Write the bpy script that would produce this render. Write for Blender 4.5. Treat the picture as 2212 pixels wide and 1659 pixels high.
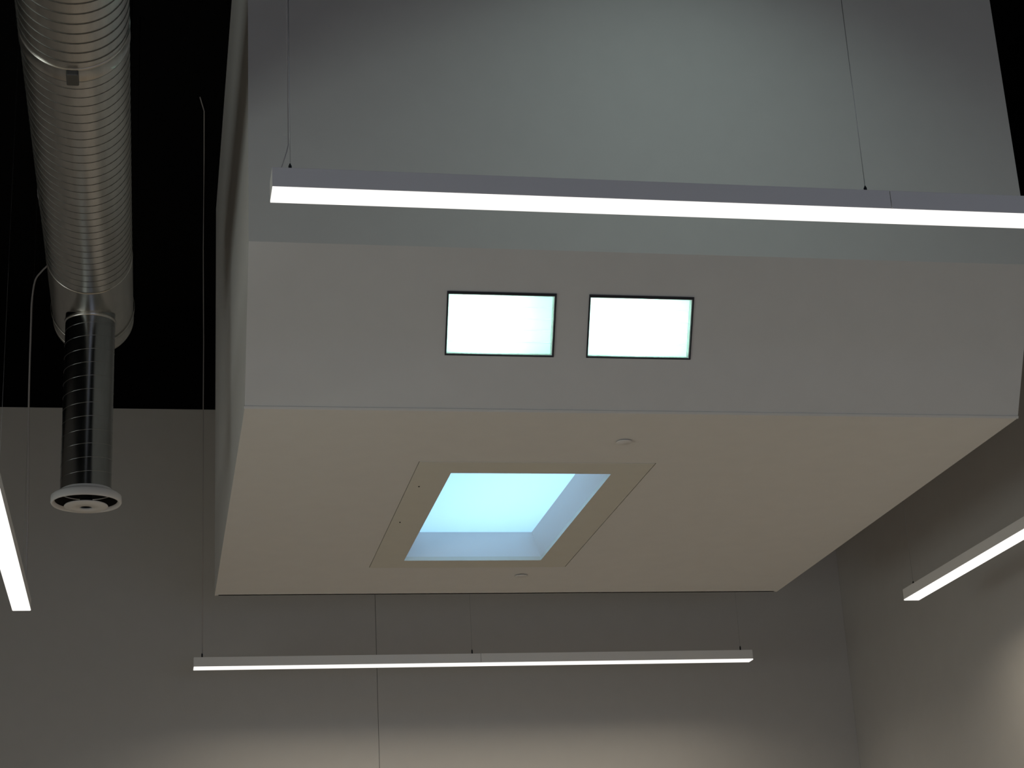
import bpy, math
from mathutils import Vector, Matrix

scene = bpy.context.scene
for o in list(bpy.data.objects):
    bpy.data.objects.remove(o)
COL = scene.collection

# ------------------------------------------------------------------ camera
EYE = 1.6                                   # eye height above the floor
cam = bpy.data.cameras.new('camera')
cam.sensor_width = 36.0
cam.lens = 3938.39 / 2212 * 36.0
cam.clip_end = 200
camo = bpy.data.objects.new('camera', cam)
COL.objects.link(camo)
R_ = Vector((0.98099447, -0.18724251, -0.05089301))
U_ = Vector((-0.01538711, -0.33653049, 0.94154685))
F_ = Vector((0.19342465, 0.92286915, 0.33301567))
m = Matrix.Identity(4)
for i in range(3):
    m[i][0], m[i][1], m[i][2] = R_[i], U_[i], -F_[i]
m[2][3] = EYE
camo.matrix_world = m
scene.camera = camo

# ------------------------------------------------------------------ world, exposure, daylight
wd = bpy.data.worlds.new('world')
wd.use_nodes = True
wd.node_tree.nodes['Background'].inputs[0].default_value = (0.6, 0.75, 1.0, 1)
wd.node_tree.nodes['Background'].inputs[1].default_value = 0.0
scene.world = wd
vs = scene.view_settings
vs.view_transform = 'Standard'
vs.look = 'None'
vs.gamma = 1
vs.exposure = 0.0
vs.use_curve_mapping = False

LENS_POWER = 12.4                           # watts of each half of a pendant light
LENS_GLOW = 1.15                             # radiance of the lit lenses as seen from the side
LENS_COL = (1.0, 0.87, 0.68)
LENS_SPREAD = 150.0                         # degrees; the lens optics keep light off the upper walls
SKYLIGHT_W = 17.0                           # daylight above the skylight pane in the light well
ROOF_W = 13.0                               # daylight through the roof skylight before the light well
WINDOW_W = 62.0                            # daylight through the window behind the camera
SIDE_W = 112.0                              # fill light from an unseen window added in the left wall
NICHE_W = (3.9, 4.6)                        # lamps behind the two lit windows


def area(name, loc, rot, sx, sy, watts, col):
    l = bpy.data.lights.new(name, 'AREA')
    l.shape = 'RECTANGLE'
    l.size, l.size_y = sx, sy
    l.energy = watts
    l.color = col
    o = bpy.data.objects.new(name, l)
    o.location = loc
    o.rotation_euler = rot
    COL.objects.link(o)
    return o


# ------------------------------------------------------------------ materials
def new_mat(name):
    mt = bpy.data.materials.new(name)
    mt.use_nodes = True
    nt = mt.node_tree
    return mt, nt, nt.nodes['Principled BSDF']


def paint(name, col, rough=0.7, var=0.03, scale=6.0, bump=0.02, spec=0.3):
    mt, nt, b = new_mat(name)
    tc = nt.nodes.new('ShaderNodeTexCoord')
    n = nt.nodes.new('ShaderNodeTexNoise')
    n.inputs['Scale'].default_value = scale
    n.inputs['Detail'].default_value = 5
    nt.links.new(tc.outputs['Object'], n.inputs['Vector'])
    r = nt.nodes.new('ShaderNodeValToRGB')
    r.color_ramp.elements[0].color = tuple(c * (1 - var) for c in col) + (1,)
    r.color_ramp.elements[1].color = tuple(min(1, c * (1 + var)) for c in col) + (1,)
    nt.links.new(n.outputs['Fac'], r.inputs['Fac'])
    nt.links.new(r.outputs['Color'], b.inputs['Base Color'])
    b.inputs['Roughness'].default_value = rough
    b.inputs['Specular IOR Level'].default_value = spec
    n2 = nt.nodes.new('ShaderNodeTexNoise')
    n2.inputs['Scale'].default_value = 220
    nt.links.new(tc.outputs['Object'], n2.inputs['Vector'])
    bp = nt.nodes.new('ShaderNodeBump')
    bp.inputs['Strength'].default_value = bump
    bp.inputs['Distance'].default_value = 0.002
    nt.links.new(n2.outputs['Fac'], bp.inputs['Height'])
    nt.links.new(bp.outputs['Normal'], b.inputs['Normal'])
    return mt


def metal(name, col, rough, scale=(8, 1.5, 8)):
    mt, nt, b = new_mat(name)
    tc = nt.nodes.new('ShaderNodeTexCoord')
    mp = nt.nodes.new('ShaderNodeMapping')
    mp.inputs['Scale'].default_value = scale
    nt.links.new(tc.outputs['Object'], mp.inputs['Vector'])
    n = nt.nodes.new('ShaderNodeTexNoise')
    n.inputs['Scale'].default_value = 3
    n.inputs['Detail'].default_value = 6
    nt.links.new(mp.outputs['Vector'], n.inputs['Vector'])
    r = nt.nodes.new('ShaderNodeValToRGB')
    r.color_ramp.elements[0].color = tuple(c * 0.8 for c in col) + (1,)
    r.color_ramp.elements[1].color = tuple(min(1, c * 1.15) for c in col) + (1,)
    nt.links.new(n.outputs['Fac'], r.inputs['Fac'])
    nt.links.new(r.outputs['Color'], b.inputs['Base Color'])
    mr = nt.nodes.new('ShaderNodeMapRange')
    mr.inputs['To Min'].default_value = rough * 0.8
    mr.inputs['To Max'].default_value = rough * 1.25
    nt.links.new(n.outputs['Fac'], mr.inputs['Value'])
    nt.links.new(mr.outputs['Result'], b.inputs['Roughness'])
    b.inputs['Metallic'].default_value = 1.0
    return mt


def emitter(name, col, strength):
    mt = bpy.data.materials.new(name)
    mt.use_nodes = True
    nt = mt.node_tree
    nt.nodes.remove(nt.nodes['Principled BSDF'])
    e = nt.nodes.new('ShaderNodeEmission')
    e.inputs['Color'].default_value = col + (1,)
    e.inputs['Strength'].default_value = strength
    nt.links.new(e.outputs[0], nt.nodes['Material Output'].inputs['Surface'])
    return mt


def frosted(name, col, refl=0.25):
    mt = bpy.data.materials.new(name)
    mt.use_nodes = True
    nt = mt.node_tree
    nt.nodes.remove(nt.nodes['Principled BSDF'])
    t = nt.nodes.new('ShaderNodeBsdfTranslucent')
    d = nt.nodes.new('ShaderNodeBsdfDiffuse')
    t.inputs['Color'].default_value = col + (1,)
    d.inputs['Color'].default_value = col + (1,)
    mx = nt.nodes.new('ShaderNodeMixShader')
    mx.inputs[0].default_value = refl
    nt.links.new(t.outputs[0], mx.inputs[1])
    nt.links.new(d.outputs[0], mx.inputs[2])
    nt.links.new(mx.outputs[0], nt.nodes['Material Output'].inputs['Surface'])
    return mt


M = {
    'wall': paint('grey wall paint', (0.615, 0.60, 0.58)),
    'well': paint('white wall paint', (0.83, 0.82, 0.80)),
    'black': paint('black ceiling paint', (0.0035, 0.0035, 0.004), rough=0.9, spec=0.05),
    'floor': paint('tan floor', (0.53, 0.45, 0.365), rough=0.6, var=0.12, scale=2),
    'panel': paint('skylight panel paint', (0.77, 0.755, 0.68)),
    'white': paint('white enamel', (0.80, 0.79, 0.78), rough=0.45, var=0.01),
    'body': paint('white fixture enamel', (0.90, 0.89, 0.88), rough=0.4, var=0.01),
    'lining': paint('white lining', (0.86, 0.86, 0.86), var=0.01),
    'joint': paint('joint filler', (0.16, 0.16, 0.155)),
    'dark': paint('dark bronze frame', (0.03, 0.032, 0.038), rough=0.4, var=0.1),
    'gap': paint('dark recess', (0.01, 0.01, 0.01), rough=0.9),
    'duct': metal('galvanised duct', (0.62, 0.60, 0.56), 0.30),
    'seam': metal('dull duct seam', (0.16, 0.16, 0.15), 0.5),
    'pipe': metal('dark galvanised pipe', (0.30, 0.31, 0.31), 0.2, (6, 6, 1.5)),
    'wire': metal('steel cable', (0.35, 0.35, 0.36), 0.4),
    'cord': paint('pale cord', (0.45, 0.42, 0.42), rough=0.5),
    'lens': emitter('lit lens', (1.0, 0.97, 0.92), LENS_GLOW),
    'pane': frosted('skylight diffuser', (0.80, 0.95, 0.98), 0.12),
    'strip': frosted('mint frosted glass', (0.72, 0.97, 0.90), 0.2),
}


# ------------------------------------------------------------------ mesh helpers
class MB:
    def __init__(self):
        self.v, self.f, self.smooth = [], [], False

    def add(self, verts, faces):
        n = len(self.v)
        self.v += [tuple(p) for p in verts]
        self.f += [tuple(i + n for i in f) for f in faces]
        return self

    def box(self, x0, x1, y0, y1, z0, z1):
        v = [(x, y, z) for x in (x0, x1) for y in (y0, y1) for z in (z0, z1)]
        return self.add(v, [(0, 1, 3, 2), (4, 6, 7, 5), (0, 4, 5, 1), (2, 3, 7, 6), (0, 2, 6, 4), (1, 5, 7, 3)])

    def prism(self, poly, axis, a, b):
        """poly: list of 2-D points in the two other axes; extruded along axis from a to b."""
        def p3(q, t):
            q = list(q)
            q.insert(axis, t)
            return q
        n = len(poly)
        v = [p3(q, a) for q in poly] + [p3(q, b) for q in poly]
        f = [tuple(range(n)), tuple(range(2 * n - 1, n - 1, -1))]
        f += [(i, i + n, (i + 1) % n + n, (i + 1) % n) for i in range(n)]
        return self.add(v, f)

    def tube(self, pts, r, seg=8):
        self.smooth = True
        pts = [Vector(p) for p in pts]
        rings = []
        for i, p in enumerate(pts):
            d = (pts[min(i + 1, len(pts) - 1)] - pts[max(i - 1, 0)]).normalized()
            a = d.cross(Vector((0, 1, 0)) if abs(d.y) < 0.9 else Vector((1, 0, 0))).normalized()
            b = d.cross(a)
            rings.append([p + r * (math.cos(t) * a + math.sin(t) * b) for t in (2 * math.pi * k / seg for k in range(seg))])
        v = [q for rg in rings for q in rg]
        f = []
        for i in range(len(pts) - 1):
            for k in range(seg):
                k2 = (k + 1) % seg
                f.append((i * seg + k, i * seg + k2, (i + 1) * seg + k2, (i + 1) * seg + k))
        f.append(tuple(range(seg - 1, -1, -1)))
        f.append(tuple((len(pts) - 1) * seg + k for k in range(seg)))
        return self.add(v, f)

    def lathe(self, prof, c, axis='z', seg=64, closed=False):
        """prof: (radius, height) pairs turned about the vertical (z) or the depth axis (y) through c."""
        self.smooth = True
        v = []
        for r, h in prof:
            for k in range(seg):
                t = 2 * math.pi * k / seg
                if axis == 'z':
                    v.append((c[0] + r * math.cos(t), c[1] + r * math.sin(t), c[2] + h))
                else:
                    v.append((c[0] + r * math.cos(t), c[1] + h, c[2] + r * math.sin(t)))
        f = []
        n = len(prof)
        for i in range(n if closed else n - 1):
            j = (i + 1) % n
            for k in range(seg):
                k2 = (k + 1) % seg
                f.append((i * seg + k, i * seg + k2, j * seg + k2, j * seg + k))
        return self.add(v, f)

    def helix(self, c, r, h0, h1, pitch, axis, width, proud, seg=48):
        """a raised seam that winds round a cylinder."""
        self.smooth = True
        n = int((h1 - h0) / pitch * seg)
        v, f = [], []
        for i in range(n + 1):
            t = 2 * math.pi * i / seg
            h = h0 + pitch * i / seg
            for rr, dh in ((r - 0.002, -width / 2), (r + proud, -width / 4), (r + proud, width / 4), (r - 0.002, width / 2)):
                if axis == 'y':
                    v.append((c[0] + rr * math.cos(t), h + dh, c[2] + rr * math.sin(t)))
                else:
                    v.append((c[0] + rr * math.cos(t), c[1] + rr * math.sin(t), h + dh))
        for i in range(n):
            for k in range(3):
                a = i * 4 + k
                f.append((a, a + 1, a + 5, a + 4))
        return self.add(v, f)


def world_loc(o):
    p = Vector((0, 0, 0))
    while o is not None:
        p += o.location
        o = o.parent
    return p


def obj(name, mb, mat, parent=None, bevel=0.0, local=False):
    me = bpy.data.meshes.new(name)
    off = Vector((0, 0, 0)) if (parent is None or local) else world_loc(parent)
    me.from_pydata([tuple(Vector(p) - off) for p in mb.v], [], mb.f)
    me.update()
    import bmesh
    bm = bmesh.new()
    bm.from_mesh(me)
    bmesh.ops.recalc_face_normals(bm, faces=bm.faces)
    bm.to_mesh(me)
    bm.free()
    me.materials.append(M[mat])
    if mb.smooth:
        for p in me.polygons:
            p.use_smooth = len(p.vertices) == 4
    o = bpy.data.objects.new(name, me)
    COL.objects.link(o)
    o.parent = parent
    if bevel:
        md = o.modifiers.new('edge', 'BEVEL')
        md.width = bevel
        md.segments = 2
        md.limit_method = 'ANGLE'
    return o


def thing(name, loc, label, cat, group=None, kind=None):
    o = bpy.data.objects.new(name, None)
    o.empty_display_size = 0.1
    COL.objects.link(o)
    o.location = loc
    o['label'] = label
    o['category'] = cat
    if group:
        o['group'] = group
    if kind:
        o['kind'] = kind
    return o


def struct(name, loc=(0, 0, 0)):
    o = bpy.data.objects.new(name, None)
    o.empty_display_size = 0.1
    COL.objects.link(o)
    o.location = loc
    o['kind'] = 'structure'
    return o


# ------------------------------------------------------------------ room dimensions (z is measured from the floor)
Z = EYE
WX0, WX1 = -5.5, 6.618            # left and right wall
WY0, WY1 = -1.5, 16.5             # wall behind the camera and back wall
BAND = 5.65 + Z                   # where the grey wall stops and the black begins
T = 0.2


def ceil(y):                      # the roof deck rises towards the camera
    return 6.87 + Z + 0.0836 * (14.65 - y)


# floor
o = obj('floor', MB().box(WX0 - T, WX1 + T, WY0 - T, WY1 + T, -0.15, 0), 'floor')
o['kind'] = 'structure'
# ceiling: one sloping black deck, open where the roof skylight sits
SX0, SX1, SY0, SY1 = 2.65, 3.55, 7.45, 8.15
mb = MB()


def deck(x0, x1, y0, y1):
    mb.prism([(y0, ceil(y0)), (y1, ceil(y1)), (y1, ceil(y1) + 0.2), (y0, ceil(y0) + 0.2)], 0, x0, x1)


deck(WX0 - T, WX1 + T, WY0 - T, SY0)
deck(WX0 - T, WX1 + T, SY1, WY1 + T)
deck(WX0 - T, SX0, SY0, SY1)
deck(SX1, WX1 + T, SY0, SY1)
o = obj('ceiling', mb, 'black')
o['kind'] = 'structure'

# back wall: two painted panels with an open joint between them, black above
wb = struct('wall_back', (2.054, WY1, 0))
J = 0.002
obj('panel', MB().box(WX0, 2.054 - J, WY1, WY1 + T, 0, BAND), 'wall', wb, 0.002)
obj('panel', MB().box(2.054 + J, WX1, WY1, WY1 + T, 0, BAND), 'wall', wb, 0.002)
obj('joint', MB().box(2.054 - J, 2.054 + J, WY1 + 0.005, WY1 + T, 0, BAND), 'joint', wb)
obj('upper_band', MB().box(WX0, WX1, WY1 + 0.03, WY1 + T, BAND, ceil(WY1)), 'black', wb)
# side walls
HY0, HY1, HZ0, HZ1 = 3.0, 10.0, 0.9, 3.4
for nm, xa, xb, xin in (('wall_right', WX1, WX1 + T, WX1 + 0.03), ('wall_left', WX0 - T, WX0, WX0 - 0.03)):
    w = struct(nm, ((xa + xb) / 2, 6, 0))
    mb = MB()
    if nm == 'wall_left':
        mb.box(xa, xb, WY0, HY0, 0, BAND)
        mb.box(xa, xb, HY1, WY1 + T, 0, BAND)
        mb.box(xa, xb, HY0, HY1, 0, HZ0)
        mb.box(xa, xb, HY0, HY1, HZ1, BAND)
    else:
        mb.box(xa, xb, WY0, WY1 + T, 0, BAND)
    obj('lower_wall', mb, 'wall', w)
    a, b = (xin, xb) if nm == 'wall_right' else (xa, xin)
    obj('upper_band', MB().prism([(WY0, BAND), (WY1 + T, BAND), (WY1 + T, ceil(WY1 + T)), (WY0, ceil(WY0))], 0, a, b), 'black', w)
# wall behind the camera, with a wide window for daylight
VX0, VX1, VZ0, VZ1 = 0.6, 5.4, 0.7, 3.0
w = struct('wall_front', (0, WY0, 0))
mb = MB()
mb.box(WX0, VX0, WY0 - T, WY0, 0, BAND)
mb.box(VX1, WX1, WY0 - T, WY0, 0, BAND)
mb.box(VX0, VX1, WY0 - T, WY0, 0, VZ0)
mb.box(VX0, VX1, WY0 - T, WY0, VZ1, BAND)
obj('lower_wall', mb, 'wall', w)
obj('upper_band', MB().box(WX0, WX1, WY0 - T, WY0 - 0.03, BAND, ceil(WY0)), 'black', w)
area('window_daylight', ((VX0 + VX1) / 2, WY0 - T + 0.02, (VZ0 + VZ1) / 2), (math.pi / 2, 0, 0), VX1 - VX0, VZ1 - VZ0, WINDOW_W, (0.62, 0.72, 1.0))
area('side_fill', (WX0 - T + 0.02, (HY0 + HY1) / 2, (HZ0 + HZ1) / 2), (0, -math.pi / 2, 0), HZ1 - HZ0, HY1 - HY0, SIDE_W, (0.93, 1.0, 0.95))  # unseen left window, added to brighten the light well's left side
# roof skylight above the floor before the light well
w = struct('skylight_curb', ((SX0 + SX1) / 2, (SY0 + SY1) / 2, ceil(SY1)))
mb = MB()
zb, zt = ceil(SY0) + 0.19, ceil(SY0) + 0.45
mb.box(SX0 - 0.05, SX0, SY0 - 0.05, SY1 + 0.05, zb, zt)
mb.box(SX1, SX1 + 0.05, SY0 - 0.05, SY1 + 0.05, zb, zt)
mb.box(SX0, SX1, SY0 - 0.05, SY0, zb, zt)
mb.box(SX0, SX1, SY1, SY1 + 0.05, zb - 0.08, zt)
obj('curb', mb, 'white', w)
rl = area('roof_daylight', ((SX0 + SX1) / 2, (SY0 + SY1) / 2, ceil(SY1) + 0.02), (0, 0, 0), SX1 - SX0, SY1 - SY0, ROOF_W, (0.78, 1.0, 0.95))
rl.data.spread = math.radians(112)         # the deep curb narrows the daylight

# ------------------------------------------------------------------ the light well: a boxed-in shaft hanging from the roof
BX0, BX1 = 0.520, 5.296
YF, YU, YB = 9.974, 9.511, 14.651           # lower front edge, upper front face, back
ZH, ZB = 3.425 + Z, 4.2645 + Z              # underside, crease of the front
K = 0.03
well = thing('light_well', (BX0, YB, ZH), 'large white boxed-in light well hanging from the black ceiling, with a sloped lower front', 'light well', kind='structure')
obj('upper_front', MB().prism([(YU, ZB), (YU + K, ZB), (YU + K, ceil(YU)), (YU, ceil(YU))], 0, BX0, BX1), 'well', well)
tilt = math.atan2(YF - YU, ZB - ZH)
SL = math.hypot(YF - YU, ZB - ZH)
n_in = Vector((0, math.cos(tilt), math.sin(tilt)))
u_up = Vector((0, -math.sin(tilt), math.cos(tilt)))
P0 = Vector((0, YF, ZH))


def slab(mb, x0, x1, u0, u1, d0=0.0, d1=K):
    q = [P0 + u_up * u + n_in * d for u, d in ((u0, d0), (u1, d0), (u1, d1), (u0, d1))]
    mb.prism([(p.y, p.z) for p in q], 0, x0, x1)


WIN = ((1.666, 2.315), (2.512, 3.152))
U0, U1 = 0.330, 0.706
mb = MB()
slab(mb, BX0, BX1, 0, U0)
slab(mb, BX0, BX1, U1, SL)
slab(mb, BX0, WIN[0][0], U0, U1)
slab(mb, WIN[0][1], WIN[1][0], U0, U1)
slab(mb, WIN[1][1], BX1, U0, U1)
obj('sloped_front', mb, 'well', well)
prof = [(YF, ZH), (YU, ZB), (YU, ceil(YU)), (YB, ceil(YB)), (YB, ZH)]
ins = [(YF + 0.01, ZH + 0.001), (YU + 0.001, ZB), (YU + 0.001, ceil(YU)), (YB, ceil(YB)), (YB, ZH + 0.001)]
obj('left_side', MB().prism(ins, 0, BX0 + 0.0005, BX0 + K), 'well', well)
obj('right_side', MB().prism(ins, 0, BX1 - K, BX1 - 0.0005), 'well', well)
obj('back', MB().prism([(YB - K, ZH), (YB - 0.001, ZH), (YB - 0.001, ceil(YB)), (YB - K, ceil(YB - K))], 0, BX0 + K, BX1 - K), 'well', well)
# underside with the opening for the skylight panel
PX0, PX1, PY0, PY1 = 1.673, 3.221, 10.97, 13.733
GX, GY = 0.007, 0.002
mb = MB()
mb.box(BX0, BX1, YF + 0.002, PY0 - GY, ZH, ZH + K)
mb.box(BX0, BX1, PY1 + GY, YB, ZH, ZH + K)
mb.box(BX0, PX0 - GX * 0.6, PY0 - GY, PY1 + GY, ZH, ZH + K)
mb.box(PX1 + GX * 1.4, BX1, PY0 - GY, PY1 + GY, ZH, ZH + K)
obj('underside', mb, 'well', well)
mb = MB()
slab(mb, BX0 - 0.004, BX1 + 0.004, -0.003, 0.016, -0.005, 0.02)
obj('edge_bead', mb, 'well', well, 0.003)

# skylight set in the underside
OX0, OX1, OY0, OY1 = 1.912, 2.984, 11.205, 13.508
PZ = ZH + 0.222
sk = thing('skylight', ((PX0 + PX1) / 2, PY0, ZH), 'square skylight glowing pale blue in a flat panel under the white light well', 'skylight')
mb = MB()
mb.box(PX0, OX0, PY0, PY1, ZH - 0.004, ZH + 0.026)
mb.box(OX1, PX1, PY0, PY1, ZH - 0.004, ZH + 0.026)
mb.box(OX0, OX1, PY0, OY0, ZH - 0.004, ZH + 0.026)
mb.box(OX0, OX1, OY1, PY1, ZH - 0.004, ZH + 0.026)
obj('panel_frame', mb, 'panel', sk)
tp = 0.06                                   # the long reveals lean in a little
Q = 0.02


def rev(name, p):
    v = [Vector(q) for q in p]
    obj(name, MB().add(v, [(0, 1, 2, 3), (7, 6, 5, 4), (0, 4, 5, 1), (1, 5, 6, 2), (2, 6, 7, 3), (3, 7, 4, 0)]), 'lining', sk)


zr = ZH + 0.0262
rev('reveal', [(OX0, OY0, zr), (OX0, OY1, zr), (OX0 + tp, OY1, PZ), (OX0 + tp, OY0, PZ), (OX0 - Q, OY0, zr), (OX0 - Q, OY1, zr), (OX0 + tp - Q, OY1, PZ), (OX0 + tp - Q, OY0, PZ)])
rev('reveal', [(OX1, OY0, zr), (OX1, OY1, zr), (OX1 - tp, OY1, PZ), (OX1 - tp, OY0, PZ), (OX1 + Q, OY0, zr), (OX1 + Q, OY1, zr), (OX1 - tp + Q, OY1, PZ), (OX1 - tp + Q, OY0, PZ)])
rev('reveal', [(OX0 - Q, OY0, zr), (OX1 + Q, OY0, zr), (OX1 + Q, OY0, PZ), (OX0 - Q, OY0, PZ), (OX0 - Q, OY0 - Q, zr), (OX1 + Q, OY0 - Q, zr), (OX1 + Q, OY0 - Q, PZ), (OX0 - Q, OY0 - Q, PZ)])
rev('reveal', [(OX0 - Q, OY1, zr), (OX1 + Q, OY1, zr), (OX1 + Q, OY1, PZ), (OX0 - Q, OY1, PZ), (OX0 - Q, OY1 + Q, zr), (OX1 + Q, OY1 + Q, zr), (OX1 + Q, OY1 + Q, PZ), (OX0 - Q, OY1 + Q, PZ)])
obj('diffuser_pane', MB().box(OX0 - Q, OX1 + Q, OY0 - Q, OY1 + Q, PZ, PZ + 0.004), 'pane', sk)
mb = MB()
za, zc = PZ + 0.004, PZ + 0.75
mb.box(OX0 - 0.04, OX0 - Q, OY0 - 0.04, OY1 + 0.04, za - 0.03, zc)
mb.box(OX1 + Q, OX1 + 0.04, OY0 - 0.04, OY1 + 0.04, za - 0.03, zc)
mb.box(OX0 - Q, OX1 + Q, OY0 - 0.04, OY0 - Q, za - 0.03, zc)
mb.box(OX0 - Q, OX1 + Q, OY1 + Q, OY1 + 0.04, za - 0.03, zc)
mb.box(OX0 - 0.04, OX1 + 0.04, OY0 - 0.04, OY1 + 0.04, zc, zc + 0.02)
obj('shaft_lining', mb, 'lining', sk)
area('skylight_daylight', (2.52, 12.36, zc - 0.02), (0, 0, 0), 1.04, 2.24, SKYLIGHT_W, (0.56, 0.72, 1.0))
for px, py in ((1.745, 11.51), (1.735, 12.4)):
    obj('screw', MB().lathe([(0.0001, -0.0085), (0.005, -0.008), (0.006, -0.003)], (px, py, ZH), seg=12), 'gap', sk)

# two flat round sprinkler covers
for (cx, cy), lab in (((2.897, 10.508), 'flat white round ceiling disc between the two lit windows and the skylight'),
                      ((2.922, 14.001), 'flat white round ceiling disc between the skylight and the back edge of the light well')):
    t = thing('sprinkler_cover', (cx, cy, ZH), lab, 'ceiling disc', 'sprinkler covers under the light well')
    obj('cover_plate', MB().lathe([(0.0001, -0.013), (0.046, -0.0125), (0.049, -0.010), (0.049, -0.007), (0.0001, -0.006)], (cx, cy, ZH), seg=40), 'white', t)
    obj('neck', MB().lathe([(0.030, -0.0065), (0.030, 0.0)], (cx, cy, ZH), seg=32), 'gap', t)

# two lit windows in the sloped front
for k, (xa, xb) in enumerate(WIN):
    r = thing('window_%d' % (k + 1), (xa, P0.y, P0.z),
              ('small lit window in the sloped white front, with mint tint along its right edge and above the skylight',
               'small lit window in the sloped white front, glaring almost pure white, beside the mint tinted one')[k], 'window', kind='structure')
    r.location = Vector((xa, 0, 0)) + P0 + u_up * U0
    r.rotation_euler = (tilt, 0, 0)
    w_, h_ = xb - xa, U1 - U0
    b, bt = 0.0075, 0.015
    mb = MB()
    mb.box(0, b, -0.006, 0.05, 0, h_)
    mb.box(w_ - b, w_, -0.006, 0.05, 0, h_)
    mb.box(b, w_ - b, -0.006, 0.05, 0, b)
    mb.box(b, w_ - b, -0.006, 0.05, h_ - bt, h_)
    obj('frame', mb, 'dark', r, local=True)
    mb = MB()
    e = 0.004
    D = 0.30
    mb.box(b, b + e, 0.004, D, b, h_ - bt)
    mb.box(w_ - b - e, w_ - b, 0.004, D, b, h_ - bt)
    mb.box(b + e, w_ - b - e, 0.004, D, b, b + e)
    mb.box(b + e, w_ - b - e, 0.004, D, h_ - bt - e, h_ - bt)
    mb.box(b, w_ - b, D, D + e, b, h_ - bt)
    obj('lining', mb, 'lining', r, local=True)
    z0, z1 = b + e, h_ - bt - e
    n = 5
    for i in range(n):
        a0 = z0 + (z1 - z0) * i / n
        a1 = z0 + (z1 - z0) * (i + 1) / n
        off = 0.0015 * (i % 2)
        obj('pane', MB().box(b + e, w_ - b - e, 0.042 + off, 0.046 + off, a0 + 0.0008, a1 - 0.0008), 'strip', r, local=True)
    l = bpy.data.lights.new('window_lamp', 'POINT')
    l.energy = NICHE_W[k]
    l.color = (1.0, 1.0, 0.98)
    l.shadow_soft_size = 0.05
    lo = bpy.data.objects.new('window_lamp', l)
    COL.objects.link(lo)
    lo.location = r.location + Vector((w_ * (0.42, 0.46)[k], 0, 0)) + u_up * (h_ * 0.52) + n_in * 0.18

# ------------------------------------------------------------------ pendant lights
LW, LH = 0.126, 0.0877
LZ = 2.974 + Z                               # underside of the lens


def pendant(name, label, loc, rotz, length, cables, top_z, halves=2.44, wire=0.0009):
    """local x runs along the light from its start; origin under the start of the lens."""
    t = thing(name, (0, 0, 0), label, 'pendant light', 'linear pendant lights round the light well')
    g = 0.0015
    cuts = [0, halves, length]
    for i in range(2):
        a, b = cuts[i] + (g if i else 0.004), cuts[i + 1] - (0.004 if i else g)
        obj('housing', MB().box(a, b, -LW / 2, LW / 2, 0.008, LH), 'body', t, 0.001, True)
        # lens: a slightly crowned strip that fills the underside
        mb = MB()
        h = LW / 2 + 0.0005
        a, b = a - (0.003 if i == 0 else 0), b + (0.003 if i else 0)
        mb.prism([(-h, 0.0085), (-h, 0.002), (-h + 0.006, 0.0), (h - 0.006, 0.0), (h, 0.002), (h, 0.0085)], 0, a, b)
        obj('lens', mb, 'lens', t, 0, True)
        l = bpy.data.lights.new('pendant_lamp', 'AREA')
        l.shape = 'RECTANGLE'
        l.size, l.size_y = b - a, LW - 0.01
        l.energy = LENS_POWER
        l.color = LENS_COL
        l.spread = math.radians(LENS_SPREAD)
        lo = bpy.data.objects.new('pendant_lamp', l)
        COL.objects.link(lo)
        lo.matrix_world = Matrix.Translation(loc) @ Matrix.Rotation(rotz, 4, 'Z') @ Matrix.Translation(((a + b) / 2, 0, -0.002))
    for a, b in ((0, 0.004), (length - 0.004, length)):
        obj('end_cap', MB().box(a, b, -LW / 2, LW / 2, 0.008, LH), 'body', t, 0.001, True)
    for s in cables:
        z_top = top_z(s)
        c = obj('suspension_cable', MB().tube([(s, 0, LH), (s, 0, LH + 1.0), (s, 0, z_top)], wire, 6), 'wire', t, 0, True)
        obj('cable_gripper', MB().lathe([(0.0001, 0.049), (0.003, 0.048), (0.0045, 0.042), (0.0065, 0.039), (0.0065, 0.0)], (s, 0, LH), seg=12), 'dark', c, 0, True)
    t.location = loc
    t.rotation_euler = (0, 0, rotz)
    return t


LEN = 4.89
yf = 6.15 + LW / 2
front = pendant('pendant_light', 'nearest and largest linear pendant light, hanging across the upper front of the light well',
                (0.4234, yf, LZ), 0, LEN, (0.072, 2.366, 4.818), lambda s: ceil(yf) - LZ, wire=0.0015)
yb = 15.34 + LW / 2
back = pendant('pendant_light', 'small distant linear pendant light hung in front of the back wall below the light well',
               (0.373, yb, LZ), 0, LEN, (0.071, 2.375, 4.80), lambda s: ceil(yb) - LZ)
right = pendant('pendant_light', 'linear pendant light running along the right wall, seen slanting up out of frame',
                (5.808, 13.05, LZ), -math.pi / 2, LEN, (0.072, 2.366, 4.818), lambda s: ceil(13.05 - s) - LZ)
left = pendant('pendant_light', 'linear pendant light beside the round duct drop, cut off by the left frame edge',
               (-0.888, 13.15, LZ), -math.pi / 2 + 0.003, LEN, (0.072, 2.366, 4.818), lambda s: ceil(13.15 - s) - LZ)
# power cords
x0 = 0.072
obj('power_cord', MB().tube([(0.03, 0, LH), (x0 - 0.012, 0.0, LH + 0.10), (x0 - 0.006, 0.004, LH + 0.13), (x0 - 0.005, 0.005, LH + 0.5),
                             (x0 - 0.010, 0.005, ceil(yf) - LZ)], 0.0021, 8), 'cord', front, 0, True)


def on_ceiling(px, py, drop=0.012):
    d = F_ + R_ * ((px - 1106) / 3938.39) - U_ * ((py - 829.5) / 3938.39)
    # EYE + s*dz = ceil(s*dy) - drop
    s = (6.87 + 0.0836 * 14.65 - drop) / (d.z + 0.0836 * d.y)
    return Vector((0, 0, EYE)) + d * s


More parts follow.
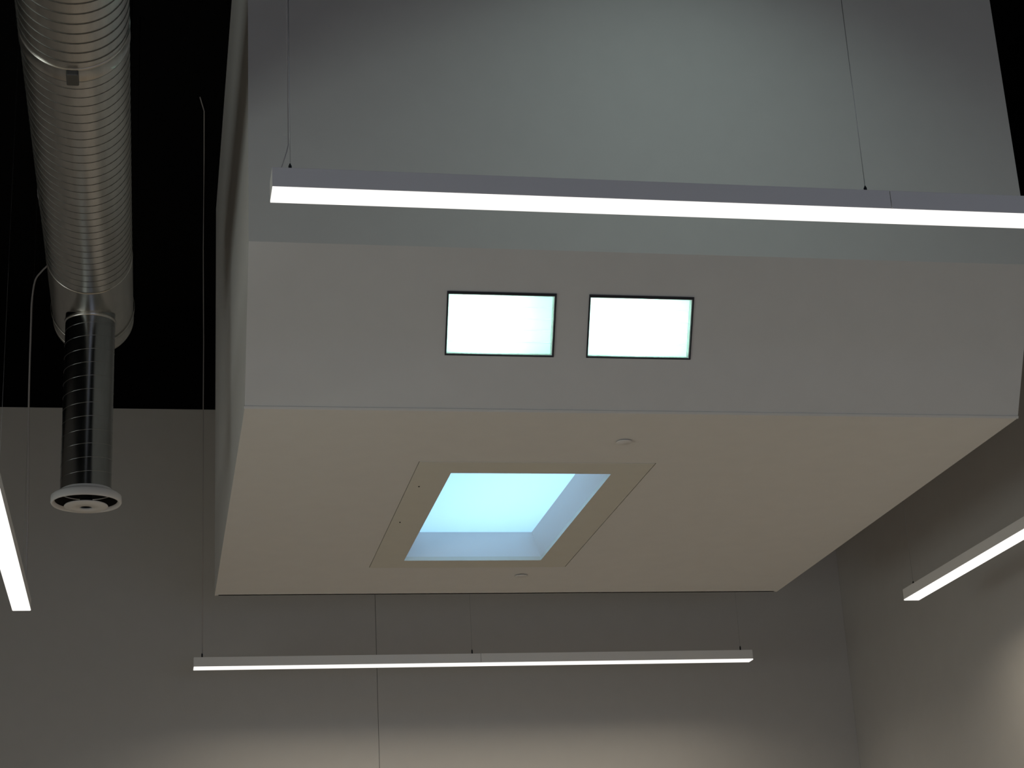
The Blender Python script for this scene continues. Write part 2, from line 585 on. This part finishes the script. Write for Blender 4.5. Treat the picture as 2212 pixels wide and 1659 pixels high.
def at_depth(px, py, y):
    d = F_ + R_ * ((px - 1106) / 3938.39) - U_ * ((py - 829.5) / 3938.39)
    return Vector((0, 0, EYE)) + d * (y / d.y)


def smooth_path(pts, n=8):
    out = []
    P = [pts[0]] + list(pts) + [pts[-1]]
    for i in range(1, len(P) - 2):
        for k in range(n):
            t = k / n
            a, b, c, d = P[i - 1], P[i], P[i + 1], P[i + 2]
            out.append(0.5 * ((2 * b) + (c - a) * t + (2 * a - 5 * b + 4 * c - d) * t * t + (3 * b - a - 3 * c + d) * t ** 3))
    out.append(pts[-1])
    return out


bl = back.location
pts = [at_depth(437, 1412, yb), at_depth(439, 880, yb), at_depth(440, 740, yb), Vector((0.433, yb, ceil(yb) - 0.012))]
pts += [on_ceiling(441, 340), on_ceiling(441, 240), on_ceiling(432, 210)]
pts[0] = Vector((pts[0].x, yb, LZ + LH))
obj('power_cord', MB().tube([p - bl for p in pts], 0.0045, 8), 'cord', back, 0, True)
left.rotation_euler = (0, 0, -math.pi / 2)
yl = 13.08
pts = [Vector((-0.86, yl, LZ + LH))] + [at_depth(px, py, yl) for px, py in ((60.5, 1100), (62, 880), (67, 700), (69, 650), (76, 606), (90, 586), (106, 568), (111, 540), (106, 516), (92, 472), (85, 432), (82, 400))]
pts.append(Vector((-0.91, yl, ceil(yl) - 0.01)))
li = Matrix.Translation(left.location) @ Matrix.Rotation(-math.pi / 2, 4, 'Z')
li = li.inverted()
obj('power_cord', MB().tube([li @ p for p in smooth_path(pts)], 0.0065, 8), 'cord', left, 0, True)

# ------------------------------------------------------------------ round spiral duct with a drop and a diffuser
DX, DZ, DR = -0.41, 4.81 + Z, 0.27
DY0, DY1, DYT = 3.5, 12.1, 11.03
duct = thing('spiral_duct', (DX, 11.5, DZ - DR), 'wide round galvanised spiral duct running under the black ceiling, with a vertical drop', 'duct')
c = (DX, 0, DZ)
YJ0, YJ1 = 8.135, 8.255
obj('duct_section', MB().lathe([(DR, DY0), (DR, YJ0)], c, 'y', 96), 'duct', duct)
s1 = obj('spiral_seam', MB().helix(c, DR, DY0, YJ0 - 0.01, 0.09, 'y', 0.010, 0.003), 'seam', duct)
obj('duct_section', MB().lathe([(DR, YJ1), (DR, DYT)], c, 'y', 96), 'duct', duct)
obj('spiral_seam', MB().helix(c, DR, YJ1 + 0.01, DYT - 0.02, 0.092, 'y', 0.006, 0.002), 'seam', duct)
band = obj('coupling_band', MB().lathe([(DR - 0.003, YJ0 - 0.006), (DR + 0.0045, YJ0 - 0.004), (DR + 0.0045, YJ0 + 0.008), (DR + 0.003, YJ0 + 0.012), (DR + 0.003, YJ1 - 0.012),
                                        (DR + 0.0045, YJ1 - 0.008), (DR + 0.0045, YJ1 + 0.004), (DR - 0.003, YJ1 + 0.006)], c, 'y', 96), 'duct', duct)
obj('band_clamp', MB().box(DX - 0.03, DX + 0.03, YJ0 + 0.005, YJ1 - 0.005, DZ - DR - 0.03, DZ - DR + 0.002), 'seam', band, 0.006)
# tee section, closed by an end cap
obj('tee_section', MB().lathe([(DR - 0.002, DYT - 0.02), (DR + 0.003, DYT - 0.018), (DR + 0.003, DYT - 0.006), (DR + 0.002, DYT), (DR + 0.002, DY1)], c, 'y', 96), 'duct', duct)
obj('end_cap', MB().lathe([(DR + 0.002, DY1 - 0.03), (DR + 0.005, DY1 - 0.028), (DR + 0.005, DY1), (0.0001, DY1 + 0.004)], c, 'y', 96), 'duct', duct)
# drop
PR, PX, PY = 0.1605, -0.409, 11.5
ZT, ZD = DZ - 0.2, 3.375 + Z
cp = (PX, PY, 0)
pipe = obj('drop_pipe', MB().lathe([(PR, ZD), (PR, ZT)], cp, 'z', 72), 'pipe', duct)
obj('collar', MB().lathe([(PR - 0.002, 4.525 + Z), (PR + 0.006, 4.53 + Z), (PR + 0.006, 4.545 + Z), (PR - 0.002, 4.55 + Z)], cp, 'z', 72), 'duct', pipe)
obj('spiral_seam', MB().helix(cp, PR, ZD + 0.02, 4.50 + Z, 0.092, 'z', 0.006, 0.0012), 'pipe', pipe)
# hanger rods up to the deck
for hy in (5.2, 8.195, 11.9):
    for sx in (-1, 1):
        obj('hanger_rod', MB().tube([(DX + sx * (DR + 0.012), hy, DZ - 0.01), (DX + sx * (DR + 0.012), hy, ceil(hy))], 0.004, 8), 'black', duct)
    obj('hanger_strap', MB().lathe([(DR + 0.008, hy - 0.012), (DR + 0.011, hy - 0.012), (DR + 0.011, hy + 0.012), (DR + 0.008, hy + 0.012)], c, 'y', 64, True), 'duct', duct) if hy != 8.195 else None

cd = (-0.404, 11.5, 3.29 + Z)
dif = thing('ceiling_diffuser', (cd[0], cd[1], cd[2]), 'round white air diffuser at the bottom end of the vertical duct drop', 'air diffuser')
obj('outer_ring', MB().lathe([(PR + 0.002, 0.078), (PR + 0.004, 0.074), (0.205, 0.062), (0.221, 0.048), (0.222, 0.010), (0.216, 0.0), (0.208, 0.004), (0.195, 0.03), (0.163, 0.09)], cd, 'z', 72), 'white', dif)
obj('throat', MB().lathe([(0.196, 0.022), (0.160, 0.085), (0.0001, 0.09)], cd, 'z', 48), 'gap', dif)
cone = obj('inner_cone', MB().lathe([(0.040, -0.026), (0.090, -0.025), (0.132, -0.020), (0.138, -0.015), (0.134, -0.010), (0.094, -0.012), (0.040, -0.014)], cd, 'z', 72, True), 'white', dif)
obj('core', MB().lathe([(0.0405, -0.022), (0.039, 0.084)], cd, 'z', 32), 'gap', dif)
